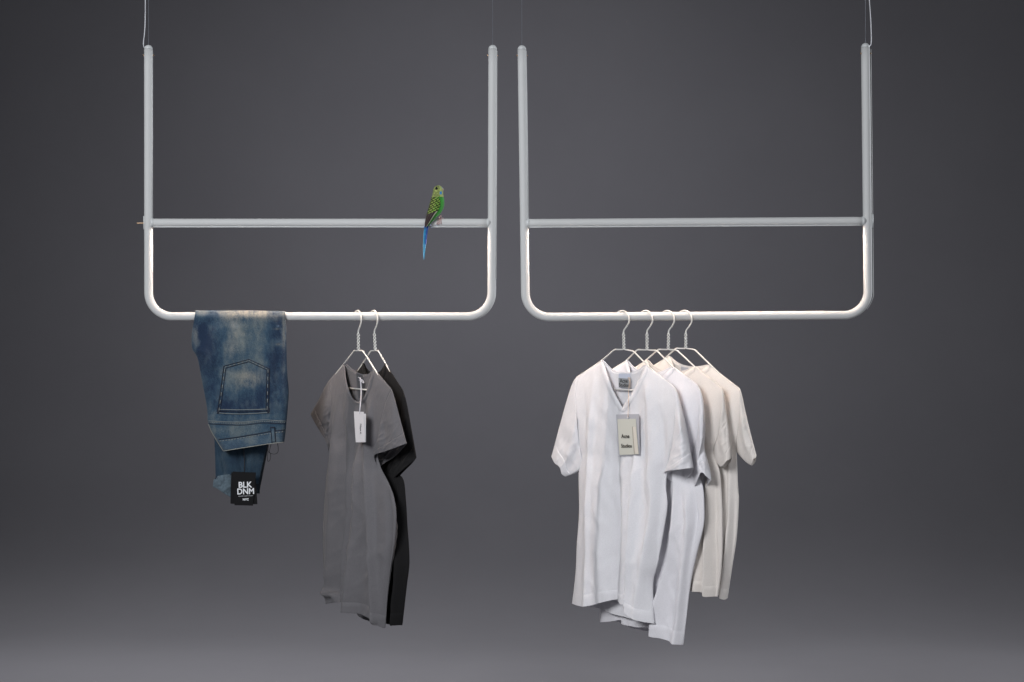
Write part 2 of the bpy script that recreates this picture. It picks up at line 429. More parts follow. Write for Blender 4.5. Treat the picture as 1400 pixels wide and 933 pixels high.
    # neckband: ribbed band along front and back neckline
    for sd, nk, wd in ((1, T['neck'], T.get('band', 4.5)), (-1, T['bneck'], T.get('band', 4.5) * .9)):
        tp = top(nk)[nS - 1: -(nS - 1)]
        tp = at_t(tp, np.linspace(0, 1, 90)); V = []; cen = np.array([(T['nkL'][0] + T['nkR'][0]) / 2, T['nkL'][1] - 6])
        for q in (-.4, 0.0, .25, .5, .75, .92, 1.0):
            for i, p in enumerate(tp):
                t_ = tp[min(i + 1, len(tp) - 1)] - tp[max(i - 1, 0)]; nn = np.array([t_[1], -t_[0]]); nn = nn / (np.hypot(*nn) + 1e-9)
                if nn @ (p - cen) < 0: nn = -nn
                fade = min(1, i / 5, (len(tp) - 1 - i) / 5) * .85 + .15
                pp = p + nn * wd * q * fade
                o, ex = [float(k[0]) for k in off(np.array([pp[0]]), np.array([max(pp[1], shoulder_y(pp[0]))]), sd, True)]
                rise = .0016 * math.sin(math.pi * (q + .4) / 1.4) + .0010
                V.append(plane.pt(pp[0], pp[1], o, ex + sd * rise))
        nb = mesh('neckband', V, grid_faces(7, len(tp), sd < 0), mat, root); keep(nb, root)
        md = nb.modifiers.new('thickness', 'SOLIDIFY'); md.thickness = .0012; md.offset = 0
    return off

def text_mesh(txt, size, bold=0.0):
    c = bpy.data.curves.new('t', 'FONT'); c.body = txt; c.size = size; c.align_x = 'CENTER'; c.align_y = 'CENTER'; c.offset = bold; c.extrude = 0.00005; c.resolution_u = 4
    o = bpy.data.objects.new('t', c); COL.objects.link(o); bpy.context.view_layer.update()
    dg = bpy.context.evaluated_depsgraph_get(); me = bpy.data.meshes.new_from_object(o.evaluated_get(dg))
    bpy.data.objects.remove(o); return me
def frame_mat(o, x, nrm):     # x right, nrm towards viewer
    nrm = nrm.normalized(); x = (x - nrm * x.dot(nrm)).normalized(); y = nrm.cross(x)
    return Matrix(((x.x, y.x, nrm.x, o.x), (x.y, y.y, nrm.y, o.y), (x.z, y.z, nrm.z, o.z), (0, 0, 0, 1)))
def put_text(txt, size, origin, x, nrm, mat, root, bold=0.0, rot=0, sx=1.0, name='lettering'):
    me = text_mesh(txt, size, bold); me.transform(frame_mat(origin, x, nrm) @ Matrix.Rotation(rot, 4, 'Z') @ Matrix.Diagonal((sx, 1, 1, 1)))
    me.materials.clear()
    o = link(name, me, mat, root, False); keep(o, root); return o
def card(name, corners, th, mat, root, nrm, curl=0.0):
    """a thin sheet through four world corners (TL, TR, BR, BL)"""
    n = 10; V = []; F = []; nrm = nrm.normalized()
    TL, TR, BR, BL = corners
    for s in (1, -1):
        for i in range(n + 1):
            for j in range(n + 1):
                u = j / n; q = i / n
                p = TL.lerp(TR, u).lerp(BL.lerp(BR, u), q)
                V.append(p + nrm * (s * th / 2 + curl * (1 - (2 * q - 1) ** 2) * .6 + curl * .5 * math.sin(u * 2.6)))
    m_ = (n + 1) ** 2
    F += grid_faces(n + 1, n + 1, False, 0) + grid_faces(n + 1, n + 1, True, m_)
    for i in range(n):
        for a, b_ in (((i) * (n + 1), (i + 1) * (n + 1)), ((i) * (n + 1) + n, (i + 1) * (n + 1) + n), (i, i + 1), (n * (n + 1) + i, n * (n + 1) + i + 1)):
            F.append((a, b_, b_ + m_, a + m_))
    o = mesh(name, V, F, mat, root, False); keep(o, root)
    return o

# ------------------------------------------------------------------ hangers
def hanger(plane, hx, label, group, neck, bL, eL, bR, eR, bar):
    """all key points traced in the photograph and put on the hanger's plane: neck bottom, shoulder bends, shoulder ends, lower bar"""
    root = thing('coat_hanger', label, 'coat hanger', W(hx, 426), group)
    P = lambda p, o=0: plane.pt(p[0], p[1], o)
    c = plane.P0; r = .0021; d = plane.d; zc = c.z
    hook = [(-.024, -.012), (-.0235, 0.0), (-.017, .0105), (-.006, .0145), (.004, .0145), (.0145, .0105), (.0225, .0015), (.0260, -.008), (.0245, -.0175), (.0170, -.0275), (.0095, -.0345), (.0050, -.0400), (.0040, -.046)]
    top = catmull([c + d * s + Vector((0, 0, z)) for s, z in hook], 5)
    nb = P(neck)
    tube('hook', top, r, M['hanger'], root, 10)
    a = top[-1]; V = []; F = []
    for k in (0, 1):          # the two twisted strands
        pts = []
        for i in range(61):
            q = i / 60; an = q * 2 * math.pi * 2.6 + k * math.pi
            pts.append(a.lerp(nb, q) + (d * math.cos(an) + plane.n * math.sin(an)) * r * 1.25)
        v, f = tube_geo(pts, r * .85, 8); F += [tuple(x + len(V) for x in g) for g in f]; V += v
    keep(mesh('twisted_neck', V, F, M['hanger'], root), root)
    gp = .0020
    for b_, e, sg, nm in ((bL, eL, -1, 'l'), (bR, eR, 1, 'r')):
        b3, e3 = P(b_), P(e)
        m1 = nb + d * sg * .004 + Vector((0, 0, -.002))
        j = b3 + (nb - b3).normalized() * .006; k2 = b3 + (e3 - b3).normalized() * .006
        b4 = P(bar[0] if sg < 0 else bar[1])
        end = [b3.lerp(e3, .3), b3.lerp(e3, .6), e3]
        pts = catmull([nb + d * sg * .001 + Vector((0, 0, .002)), m1, j, (j + k2) / 2 * .5 + b3 * .5, k2] + end, 5)
        tube('shoulder_wire', pts, r, M['hanger'], root, 10)
    tube('lower_bar', [P(bar[0]), P(bar[1])], r * .95, M['hanger'], root, 10)
    return root

# ------------------------------------------------------------------ white / cream t-shirts (right rack)
GH = 'white wire coat hangers on the right rack'; GS = 'pale t-shirts hanging on the right rack'
GHL = 'white wire coat hangers on the left rack'; GSL = 'dark t-shirts hanging on the left rack'
pl = [Plane(851, 50), Plane(883, 50), Plane(912.5, 49), Plane(936, 47)]
hanger(pl[0], 851, 'foremost white wire hanger on the right rack, holding the v-neck t-shirt', GH, (853, 477), (840, 478.3), (800, 513), (866, 480.5), (912, 527), ((806, 530), (898, 536)))
hanger(pl[1], 883, 'second white wire hanger from the left on the right rack', GH, (884.5, 477.5), (871, 478.6), (840, 509.5), (898, 479.8), (944, 526), ((842, 530), (930, 537)))
hanger(pl[2], 912.5, 'third white wire hanger from the left on the right rack', GH, (913.5, 477), (900, 478.2), (866, 508), (926, 479.5), (976, 526), ((868, 529), (962, 537)))
hanger(pl[3], 936, 'rearmost white wire hanger on the right rack, farthest right', GH, (937.5, 475.5), (924, 476.8), (892, 506), (950, 478.5), (1003, 530), ((894, 528), (988, 538)))

T1 = dict(H=.021, nkL=(823, 492.5), nkR=(884.5, 499.5), shL=(789, 515), shR=(919, 526), armL=(794, 622), armR=(913, 640),
    left=[(786.5, 545), (790, 590), (794, 622), (791, 650), (791.7, 700), (788.6, 745), (787, 783)], hemL=(782.3, 825.5),
    right=[(923, 560), (920, 600), (913, 640), (910.5, 665), (912.5, 692), (907.5, 727), (899.5, 770), (893, 799)], hemR=(895, 853),
    neck=[[(830, 515), (840, 541), (851, 560)], [(865, 540), (877, 517)]], bneck=[(830, 501), (840, 509), (856, 511.5), (869, 508.5), (880, 502)],
    hem=[(792, 828), (803, 829), (822, 824.5), (840, 820.5), (852, 826), (861, 829), (861.5, 837), (872, 846.5), (884, 851)],
    bhem=[(800, 829), (820, 833), (845, 840), (862, 844), (880, 849)],
    folds=[([(812, 505), (808, 600), (806, 700), (803, 822)], .007, 5, 3), ([(838, 575), (845, 680), (842, 760), (840, 820)], -.006, 8, 5),
           ([(871, 600), (868, 680), (865, 760), (860.5, 835)], .011, 2.5, 9), ([(894, 610), (893, 690), (883, 770), (872, 840)], .007, 7, 8),
           ([(883, 505), (888, 560), (890, 640), (884, 700)], .006, 5, 10), ([(905, 560), (906, 650), (900, 720)], -.006, 5, 6), ([(826, 620), (824, 700), (822, 800)], .005, 7, 8),
           ([(853, 620), (854, 700), (852, 810)], .004, 5, 7)],
    slL=dict(out=[(783, 524), (775, 548), (766, 580), (754, 624.5)], inn=[(796, 634), (790, 645), (773, 652)], cuff=[(758, 633), (765, 639), (768, 648)], bcuff=[(761, 634), (767, 642), (771, 648)], open=.012, folds=[([(790, 560), (782, 600), (770, 640)], .006, 5, 5), ([(794, 600), (786, 620), (778, 648)], -.004, 3, 4)]),
    slR=dict(out=[(926, 537), (935, 570), (941, 600), (948, 640)], inn=[(911, 641), (907, 648)], cuff=[(938, 641), (922, 643), (911, 644.5)], bcuff=[(944, 648), (930, 662), (916, 657)], open=.030, folds=[([(928, 560), (932, 610), (936, 640)], .006, 5, 6), ([(918, 590), (916, 620), (922, 642)], .004, 4, 5)]))
T2 = dict(H=.019, nkL=(856.8, 492.5), nkR=(922.5, 503), shL=(822, 514), shR=(952, 524.5), armL=(828, 622), armR=(946, 630),
    left=[(822, 560), (828, 622), (826, 680), (824, 760)], hemL=(820.5, 851),
    right=[(956, 560), (953, 600), (946, 630), (960, 662), (963, 690), (962, 720), (953, 757), (945, 795), (939, 840)], hemR=(934, 882),
    neck=[[(862, 514), (872, 538), (884, 556)], [(898, 534), (911, 513)]], bneck=[(863, 501), (874, 509), (890, 512), (903, 510), (914, 505)],
    hem=[(835, 850), (849, 848), (849.5, 854), (870, 857.5), (893, 859.5), (895, 868.5), (910, 874), (922, 880)],
    bhem=[(835, 850), (850, 853), (870, 859), (895, 866), (915, 876)],
    folds=[([(921, 560), (926, 640), (925, 720), (908, 800), (896, 862)], .011, 3, 9), ([(938, 640), (944, 720), (936, 790), (926, 870)], .008, 5, 5),
           ([(930, 520), (938, 560), (940, 620)], .006, 6, 8), ([(952, 665), (950, 720), (941, 780)], -.007, 4, 4)],
    slR=dict(out=[(958, 535), (962, 552), (964, 585), (963, 612), (970, 640), (972, 657)], inn=[(946, 640), (948, 655), (949, 668)], cuff=[(966, 652), (959, 646), (954, 655)], bcuff=[(966, 665), (960, 670.5), (954, 671)], open=.026, folds=[([(956, 560), (957, 600), (952, 640)], .008, 4, 4), ([(962, 610), (956, 632), (966, 652)], -.007, 3, 4)]))
T3 = dict(H=.018, nkL=(884.5, 492), nkR=(951, 501.5), shL=(850, 514), shR=(985, 528), armL=(858, 618), armR=(976, 618),
    left=[(852, 560), (858, 618), (862, 700), (872, 760)], hemL=(880, 800),
    right=[(986, 560), (982, 595), (976, 618), (984, 645), (987, 680), (988, 740), (986, 780)], hemR=(981, 816),
    neck=[(892, 518), (908, 530), (928, 520), (940, 510)], bneck=[(892, 501), (904, 508), (918, 510.5), (932, 509), (942, 506)],
    hem=[(905, 803), (930, 806), (948, 808), (963, 811), (967, 815.5), (975, 816)], bhem=[(905, 801), (940, 806), (965, 812)],
    folds=[([(966, 620), (970, 680), (968, 740), (966, 812)], .010, 3, 6), ([(958, 540), (966, 590), (974, 620)], .005, 6, 6), ([(978, 640), (977, 720), (978, 800)], -.006, 3, 4), ([(952, 680), (955, 740), (952, 800)], .006, 5, 6)],
    slR=dict(out=[(989, 536), (994, 568), (998, 600), (1000.5, 625)], inn=[(978, 628), (984, 638)], cuff=[(998, 628), (993, 631), (988, 637)], bcuff=[(999, 632), (993, 637), (988, 639.5)], open=.018, folds=[([(984, 555), (984, 595), (988, 628)], .007, 3, 5), ([(992, 560), (993, 600), (995, 622)], -.004, 3, 3)]))
T4 = dict(H=.018, nkL=(914.5, 487), nkR=(970.5, 500), shL=(880, 508), shR=(1011, 531), armL=(890, 610), armR=(1007, 614),
    left=[(882, 560), (890, 610), (900, 700), (918, 760)], hemL=(930, 798),
    right=[(1012, 560), (1009, 590), (1007, 614), (1009, 668), (1010, 686), (1007, 735), (1001, 775)], hemR=(994.5, 818),
    neck=[(922, 506), (936, 517), (952, 514), (962, 507)], bneck=[(921, 494), (930, 499.5), (942, 502.5), (955, 502.5), (964, 501)],
    hem=[(950, 804), (970, 810), (985, 813), (987, 817), (991, 820)], bhem=[(950, 802), (970, 808), (988, 814)],
    folds=[([(998, 560), (1000, 640), (999, 720), (989, 812)], .009, 3, 5), ([(1005, 660), (1003, 730), (996, 805)], -.006, 3, 3), ([(990, 540), (997, 580), (1001, 612)], .005, 5, 5), ([(990, 650), (991, 730), (985, 800)], .006, 3, 3)],
    slR=dict(out=[(1014, 540), (1021, 572), (1028, 600), (1034, 622.5)], inn=[(1009, 620), (1018, 630), (1025, 635.5)], cuff=[(1033, 626), (1030, 628), (1028, 634)], bcuff=[(1033, 630), (1031, 634.5), (1028, 636.5)], open=.016, folds=[([(1012, 560), (1017, 600), (1026, 628)], .006, 3, 4)]))
labs = ['white v-neck t-shirt with a card tag at its chest, foremost on the right rack',
        'white t-shirt right behind the tagged v-neck one, its hem hanging lowest of all',
        'cream t-shirt third from the left on the right rack, between white and cream ones',
        'rearmost cream t-shirt on the right rack, its right sleeve sticking out farthest right']
offs = []
for i, (T, mt) in enumerate(zip((T1, T2, T3, T4), ('fab_white', 'fab_white_b', 'fab_cream', 'fab_cream_b'))):
    r_ = thing('t_shirt', labs[i], 't-shirt', pl[i].P0 + Vector((0, 0, -.05)), GS)
    offs.append((r_, shirt(pl[i], T, M[mt], r_, 3.7 * i + 1.3)))

def neck_label(plane, off, root, q, o, tape_mat, lab_mat=None, q2=None, texts=()):
    """tape and woven label sewn inside the back neck; q = 4 pixel corners"""
    c = []
    for p in q: c.append(plane.pt(p[0], p[1], o))
    nt_ = card('neck_tape', c, .0006, tape_mat, root, plane.n)
    if lab_mat:
        c = [plane.pt(p[0], p[1], o + .0022) for p in q2]
        wl_ = card('woven_label', c, .0006, lab_mat, root, plane.n)
        for tx, px, py, sz, b_ in texts:
            put_text(tx, sz, plane.pt(px, py, o + .0028), plane.d, plane.n, M['ink'], wl_, b_, 0, 1.0)
r_, of = offs[0]
def bo(of, px, py): return float(of(np.array([float(px)]), np.array([float(py)]), -1)[0])
o1 = bo(of, 853, 520)
neck_label(pl[0], of, r_, [(846, 511), (861.5, 511.5), (861.5, 531), (846, 530)], o1 + .0035, M['fab_blue'], M['label_grey'], [(845.8, 517), (860.5, 518.2), (860.8, 530.5), (846, 529.5)],
           [('Acne', 852.8, 521.2, .0150, .0003), ('Studios', 853.2, 527.0, .0135, .0003)])
o2 = bo(offs[2][1], 913, 512)
neck_label(pl[2], None, offs[2][0], [(907, 509), (918, 509.5), (918, 520), (907, 520)], o2 + .0035, simple('taupe_tape', (.42, .38, .36), .9))
o2 = bo(offs[3][1], 935, 505)
neck_label(pl[3], None, offs[3][0], [(931, 501.5), (941, 503), (941, 513), (931, 512)], o2 + .003, simple('grey_lilac_tape', (.5, .49, .52), .9))

# card tag of the front white shirt
P1 = pl[0]; oF = float(of(np.array([858.]), np.array([600.]), 1)[0]) + .006
# the tag hangs square to the camera rather than on the shirt's plane
tg = thing('hang_tag', 'cream card tag in a frosted sleeve hanging on the foremost white v-neck t-shirt', 'tag', P1.pt(858.6, 571, oF))
tn = (P1.n * .8 + Vector((0, -1, 0)) * .2).normalized()
c = lambda pts, o: [P1.pt(p[0], p[1], o) for p in pts]
card('sleeve', c([(842.5, 567), (873.5, 566.3), (874.8, 622.4), (846.2, 624)], oF), .0008, M['card_sleeve'], tg, P1.n, .0005)
fc = card('card', c([(844.2, 573.4), (869.3, 572.8), (873.3, 621.3), (847.2, 622.4)], oF + .0022), .0008, M['card_cream'], tg, P1.n, .0005)
card('inner_card', c([(864.3, 584), (869.2, 583.8), (873.2, 621), (867.3, 621.2)], oF + .0034), .0005, simple('ivory_card', (.68, .64, .57), .6), tg, P1.n, .0005)
card('card_edge_shade', c([(864.2, 583.4), (864.9, 583.4), (867.8, 621), (867.0, 621)], oF + .0042), .0004, simple('card_shadow_edge', (.36, .33, .28), .7), tg, P1.n, .0005)  # thin darker strip: the inner card's edge shadow put into colour
put_text('Acne', .0150, P1.pt(855.0, 596.8, oF + .0050), P1.d, P1.n, M['ink'], fc, .0002, R(3))
put_text('Studios', .0140, P1.pt(856.4, 610.0, oF + .0050), P1.d, P1.n, M['ink'], fc, .0002, R(3))
tube('eyelet', [P1.pt(858.6, 571, oF + .002), P1.pt(858.6, 571, oF + .0044)], .0028, M['card_white'], tg, 16)
tube('string', catmull([P1.pt(859.8, 519, o1 + .008), P1.pt(860.6, 522, o1 + .012), P1.pt(859.6, 532, .0), P1.pt(859.2, 548, oF - .004), P1.pt(858.8, 560, oF), P1.pt(858.6, 571, oF + .005)], 6), .0010, M['string'], tg, 8)
tube('string_knot', catmull([P1.pt(859.5, 519, o1 + .008), P1.pt(858.6, 517.5, o1 + .009), P1.pt(859.8, 516.6, o1 + .010), P1.pt(861.4, 519, o1 + .010), P1.pt(861.2, 529, o1 + .009), P1.pt(859.8, 530, o1 + .009)], 5), .0011, M['string'], tg, 8)

# ------------------------------------------------------------------ grey and black t-shirts (left rack)
pg = [Plane(489, 62), Plane(511, 61)]
hanger(pg[0], 489, 'white wire hanger holding the grey t-shirt on the left rack', GHL, (490, 478.6), (484.2, 480), (459, 512), (496.3, 480.2), (527, 528), ((463, 529.5), (520, 535)))
hanger(pg[1], 511, 'white wire hanger holding the black t-shirt on the left rack', GHL, (513, 478.6), (507, 480), (484, 516), (517.5, 480.2), (541, 522), ((485, 529), (541, 535)))
G1 = dict(H=.017, fk=2.0, nkL=(470.6, 497.2), nkR=(511.3, 504), shL=(452, 518), shR=(535.5, 532.3), armL=(455, 597), armR=(521, 640),
    left=[(452.5, 545), (453.5, 570), (455, 597), (448.5, 637), (445, 668), (441.6, 727), (443, 781)], hemL=(446.2, 826),
    right=[(527, 552), (518, 590), (516, 620), (521, 640), (532, 662), (539, 682), (542, 706), (540, 741), (533.5, 781), (528.5, 815)], hemR=(525.5, 856),
    neck=[(472.5, 515), (476.5, 533), (483, 546), (491.4, 550.3), (499, 545), (505, 530), (508.5, 516)], bneck=[(477, 503), (486, 509.5), (495, 513), (503, 512.5), (508, 508)],
    band=2.6,
    hem=[(455, 824.5), (466, 823.2), (477, 822.5), (482.5, 823.5), (484.5, 834.5), (495, 839), (509, 847.5), (516, 854), (522, 859)],
    bhem=[(460, 821), (475, 826), (482, 832), (489, 843), (505, 849), (516, 852)],
    folds=[([(470, 560), (473, 660), (469, 740), (464, 822)], -.006, 6, 1.4), ([(480, 600), (484, 680), (480, 760), (478, 820)], .006, 5, 4),
           ([(497, 590), (497, 690), (492, 760), (486, 836)], .009, 1.3, 6), ([(461, 540), (461, 620), (457, 700), (453, 800)], .006, 5, 6),
           ([(510, 540), (508, 600), (512, 680), (515, 760)], .006, 5, 2), ([(530, 672), (533, 730), (529, 790), (525, 845)], -.008, 3, 3), ([(447, 796), (455, 812), (462, 820)], .007, 3, 3)],
    slL=dict(out=[(444, 530), (436, 547), (424.8, 566.5)], inn=[(452.5, 603), (451, 611), (449, 617.5)], cuff=[(430, 577), (437, 589), (446, 604)], bcuff=[(431, 575), (440, 590), (450, 606)], open=.010, folds=[([(448, 540), (442, 565), (440, 585)], .006, 3, 4), ([(452, 560), (449, 590), (450, 606)], -.005, 2, 3)]),
    slR=dict(out=[(540, 547), (548, 577), (556, 606.5)], inn=[(515, 634), (518, 640)], cuff=[(544, 611), (528, 617), (512.5, 622), (513, 631)], bcuff=[(550, 614), (538, 626), (526, 633)], open=.020, folds=[([(536, 545), (538, 580), (536, 612)], .006, 4, 5), ([(522, 575), (518, 600), (521, 618)], .005, 4, 4), ([(529, 560), (527, 590), (529, 615)], -.004, 3, 4)]))
G2 = dict(H=.015, fk=1.8, nkL=(497, 496.8), nkR=(527.2, 497), shL=(478, 516), shR=(551, 534), armL=(482, 597), armR=(538, 645),
    left=[(479, 560), (482, 597), (475, 680), (474, 760)], hemL=(478, 828),
    right=[(549, 560), (543, 600), (540, 632), (538, 645), (551, 655), (554.8, 684), (557, 720), (559, 748), (559.5, 772), (556, 802)], hemR=(550, 855),
    neck=[(500, 512), (505, 528), (513, 538), (521, 524), (525, 508)], bneck=[(500, 504), (506, 510), (513, 511.5), (520, 508), (525, 501)],
    hem=[(500, 838), (520, 848), (530, 853.5), (540, 854.5)], bhem=[(500, 836), (520, 845), (540, 852)], band=2.6,
    folds=[([(548, 660), (550, 720), (550, 780), (544, 850)], .009, 4, 3), ([(540, 560), (546, 600), (548, 640)], .004, 3, 3), ([(540, 690), (541, 760), (536, 850)], -.008, 3, 3)],
    slR=dict(out=[(556, 552), (562, 584), (569.3, 626)], inn=[(530, 650), (534.5, 656)], cuff=[(562, 633), (550, 643), (541, 651)], bcuff=[(563, 634), (552, 645), (543, 654)], open=.016, folds=[([(553, 560), (558, 595), (560, 628)], .006, 4, 4), ([(546, 600), (548, 622), (548, 640)], -.006, 4, 4)]))
rg = thing('t_shirt', 'mid grey scoop-neck t-shirt with raw hems and a white paper tag, on the left rack', 't-shirt', pg[0].P0 + Vector((0, 0, -.05)), GSL)
og = shirt(pg[0], G1, M['fab_grey'], rg, 31.4)
rb = thing('t_shirt', 'black t-shirt hanging behind the grey one on the left rack', 't-shirt', pg[1].P0 + Vector((0, 0, -.05)), GSL)
ob = shirt(pg[1], G2, M['fab_black'], rb, 47.9)
Pg = pg[0]; o3 = bo(og, 493, 518)
neck_label(Pg, og, rg, [(487, 510.5), (496, 513.6), (498, 545), (490, 545)], o3 + .0035, M['fab_dark_tape'])
oG = float(og(np.array([484., 488., 492., 497., 500., 484., 492., 500.]), np.array([565., 575., 590., 590., 570., 604., 604., 604.]), 1).max()) + .022
tg2 = thing('hang_tag', 'white paper tag with vertical writing on the grey t-shirt', 'tag', Pg.pt(491.5, 566, oG))
card('rear_card', c_ := [Pg.pt(*p, oG) for p in ((486, 564.8), (500.2, 566), (500.2, 604.9), (486.5, 602))], .0007, M['card_white'], tg2, Pg.n, .0005)
fc = card('front_card', [Pg.pt(*p, oG + .0025) for p in ((484, 562.6), (497.2, 563.4), (499.4, 604.8), (486.6, 605))], .0007, M['card_white'], tg2, Pg.n, .0005)
put_text('Filippa K', .0130, Pg.pt(493.0, 586.5, oG + .0040), Pg.d, Pg.n, M['ink'], fc, .0002, R(-90), .60)
sp = [Pg.pt(492, 516.5, o3 + .010), Pg.pt(493.2, 528, .004), Pg.pt(493.3, 540, .012), Pg.pt(492.4, 552, oG), Pg.pt(491.5, 566, oG + .006)]
tube('string', catmull(sp, 6), .0010, M['plastic_string'], tg2, 8)
tube('string', catmull([p + Vector((.0016, .0005, 0)) for p in sp[:-1]] + [sp[-1]], 6), .0009, M['plastic_string'], tg2, 8)
tube('pin', catmull([Pg.pt(489.8, 516, o3 + .008), Pg.pt(493, 518.5, o3 + .013), Pg.pt(495.5, 523, o3 + .012), Pg.pt(497.5, 523.5, o3 + .008), Pg.pt(495, 519.5, o3 + .010), Pg.pt(491, 520, o3 + .010)], 5), .0012, M['plastic_string'], tg2, 8)

# ------------------------------------------------------------------ jeans over the bar
rj = thing('jeans', 'faded blue denim jeans folded over the lower bar of the left rack', 'jeans', W(328, 424))
def vcol_mat(name, rough=.9, weave=.5, sheen=.1, scale=700.0):
    m, t, b = nt(name); at = N(t, 'ShaderNodeVertexColor'); at.layer_name = 'Col'
    tc = N(t, 'ShaderNodeTexCoord'); n1 = N(t, 'ShaderNodeTexNoise', Scale=scale, Detail=4.0, Roughness=.8)
    mp = N(t, 'ShaderNodeMapping'); mp.inputs['Scale'].default_value = (1.6, 1, .35); t.links.new(tc.outputs['Object'], mp.inputs['Vector'])
    t.links.new(mp.outputs['Vector'], n1.inputs['Vector'])
    r = N(t, 'ShaderNodeMapRange'); r.inputs['From Min'].default_value = .3; r.inputs['From Max'].default_value = .7; r.inputs['To Min'].default_value = .62; r.inputs['To Max'].default_value = 1.42
    t.links.new(n1.outputs['Fac'], r.inputs['Value'])
    mx = N(t, 'ShaderNodeVectorMath', operation='SCALE'); t.links.new(at.outputs['Color'], mx.inputs[0]); t.links.new(r.outputs['Result'], mx.inputs['Scale'])
    t.links.new(mx.outputs['Vector'], b.inputs['Base Color']); b.inputs['Roughness'].default_value = rough; b.inputs['Specular IOR Level'].default_value = .2
    b.inputs['Sheen Weight'].default_value = sheen
    n2 = N(t, 'ShaderNodeTexNoise', Scale=55.0, Detail=4.0); t.links.new(tc.outputs['Object'], n2.inputs['Vector'])
    b1 = N(t, 'ShaderNodeBump', Strength=.35, Distance=.004); t.links.new(n2.outputs['Fac'], b1.inputs['Height'])
    b2 = N(t, 'ShaderNodeBump', Strength=weave, Distance=.0006); t.links.new(n1.outputs['Fac'], b2.inputs['Height']); t.links.new(b1.outputs['Normal'], b2.inputs['Normal'])
    t.links.new(b2.outputs['Normal'], b.inputs['Normal'])
    return m
M['denim'] = vcol_mat('washed_denim')
M['thread_dark'] = simple('navy_thread_shade', (.011, .016, .032), .9)
M['thread_light'] = simple('pale_thread', (.20, .22, .22), .9)
M['denim_raw'] = simple('raw_edge_denim', (.26, .27, .25), .95)
def setcol(o, cols):
    a = o.data.color_attributes.new('Col', 'FLOAT_COLOR', 'POINT')
    a.data.foreach_set('color', np.c_[cols, np.ones(len(cols))].ravel())
DN_DARK = np.array([.013, .026, .056]); DN_MID = np.array([.033, .066, .104]); DN_LIGHT = np.array([.110, .140, .152]); DN_PALE = np.array([.245, .235, .205])
wear = [  # cx, cy, sx, sy, strength, target
    (348, 429, 26, 5, 1.2, 'P'), (325, 433, 12, 8, .6, 'P'), (300, 427, 30, 3, .35, 'P'), (330, 450, 16, 20, .55, 'L'), (341, 470, 22, 22, .75, 'L'), (318, 468, 5, 14, .6, 'P'), (341, 456, 8, 3, .5, 'P'), (340, 519, 12, 9, .8, 'P'),
    (330, 515, 10, 7, .6, 'L'), (312, 522, 6, 9, .6, 'L'), (327, 532, 14, 8, .5, 'L'), (338, 496, 20, 5, .55, 'L'), (379, 450, 3.8, .8, .7, 'P'), (381, 471, 3.0, .9, .4, 'P'), (380, 440, 7, 5, -.8, 'D'), (379, 458, 7, 4, -.6, 'D'), (283, 470, 11, 24, -1.2, 'D'), (375, 495, 11, 35, -.9, 'D'),
    (343, 556, 22, 12, -.9, 'D'), (306, 548, 8, 18, -.5, 'D'), (278, 430, 12, 8, .3, 'L'), (325, 588, 30, 7, .9, 'L'), (318, 570, 35, 4, .4, 'L'), (335, 603, 26, 4, .6, 'L'), (366, 570, 20, 4, .4, 'L'), (268, 455, 3, 12, .5, 'P'), (388, 460, 1.5, 40, .5, 'P'), (290, 520, 12, 22, -.3, 'D')]
def denim_col(px, py, sd=2.0):
    n1 = vnoise(px, py, .06, sd, .7) + .6 * vnoise(px, py, .2, sd + 4, .6); n2 = vnoise(px, py, .9, sd + 7, .6) + .5 * vnoise(px, py, .5, sd + 8, .3)
    t = .24 + .42 * n1 + .40 * n2; p = .12 * n1
    for cx, cy, sx, sy, st, k in wear:
        q = np.exp(-.5 * (((px - cx) / sx) ** 2 + ((py - cy) / sy) ** 2)) * st
        if k == 'P': p = p + q * (.52 + .5 * n1 + .35 * n2)
        elif k == 'L': t = t + q * .7
        else: t = t + q * .6
    t = np.clip(t, -.6, 1.2)[..., None]; p = np.clip(p, 0, 1)[..., None]
    c_ = np.where(t < .3, DN_DARK + (DN_MID - DN_DARK) * np.clip((t + .35) / .65, 0, 1), DN_MID + (DN_LIGHT - DN_MID) * np.clip((t - .3) / .9, 0, 1))
    return c_ * (1 - p) + DN_PALE * p
JR = .021
jleft = cr2([(267.5, 425), (265, 440), (262.3, 458), (263, 477), (270, 490), (276, 520), (283, 558), (284.6, 579), (293, 598), (305.5, 617.3)], 120)
jright = cr2([(389.5, 426), (391, 450), (391.5, 480), (392.5, 510), (394.5, 535), (393, 560), (391.5, 577), (390.5, 588), (388.3, 604.8)], 120)
jfold = [([(300, 440), (290, 475), (288, 520)], .004, 8, 8), ([(378, 447), (383, 449)], .004, 3, 3), ([(375, 468), (382, 470)], .004, 3, 3), ([(372, 440), (378, 490), (380, 560)], -.004, 5, 6), ([(318, 440), (322, 470), (314, 500)], .003, 5, 8), ([(268, 478), (282, 486), (292, 510)], .004, 6, 6)]
def joff(px, py):
    xl = np.interp(py, jleft[:, 1], jleft[:, 0]); xr = np.interp(py, jright[:, 1], jright[:, 0])
    u = np.clip((px - xl) / (xr - xl), 0, 1); e = np.abs(2 * u - 1)
    t = np.maximum(py - 425.2, 0) / PPM
    roll = np.where(t < JR, JR * np.sqrt(np.clip(1 - (1 - t / JR) ** 2, 0, 1)), JR)
    b_ = roll + .010 * ss((py - 430) / 60) * (1 - e ** 5) + .004 * ss((py - 500) / 80)
    return b_ - .009 * e ** 14 * ss((py - 428) / 20) + fold_field(px, py, jfold) * (1 - e ** 8) + .004 * vnoise(px, py, .05, 5.5, .5) * ss((py - 428) / 20)
PJ = Plane(328, 0)
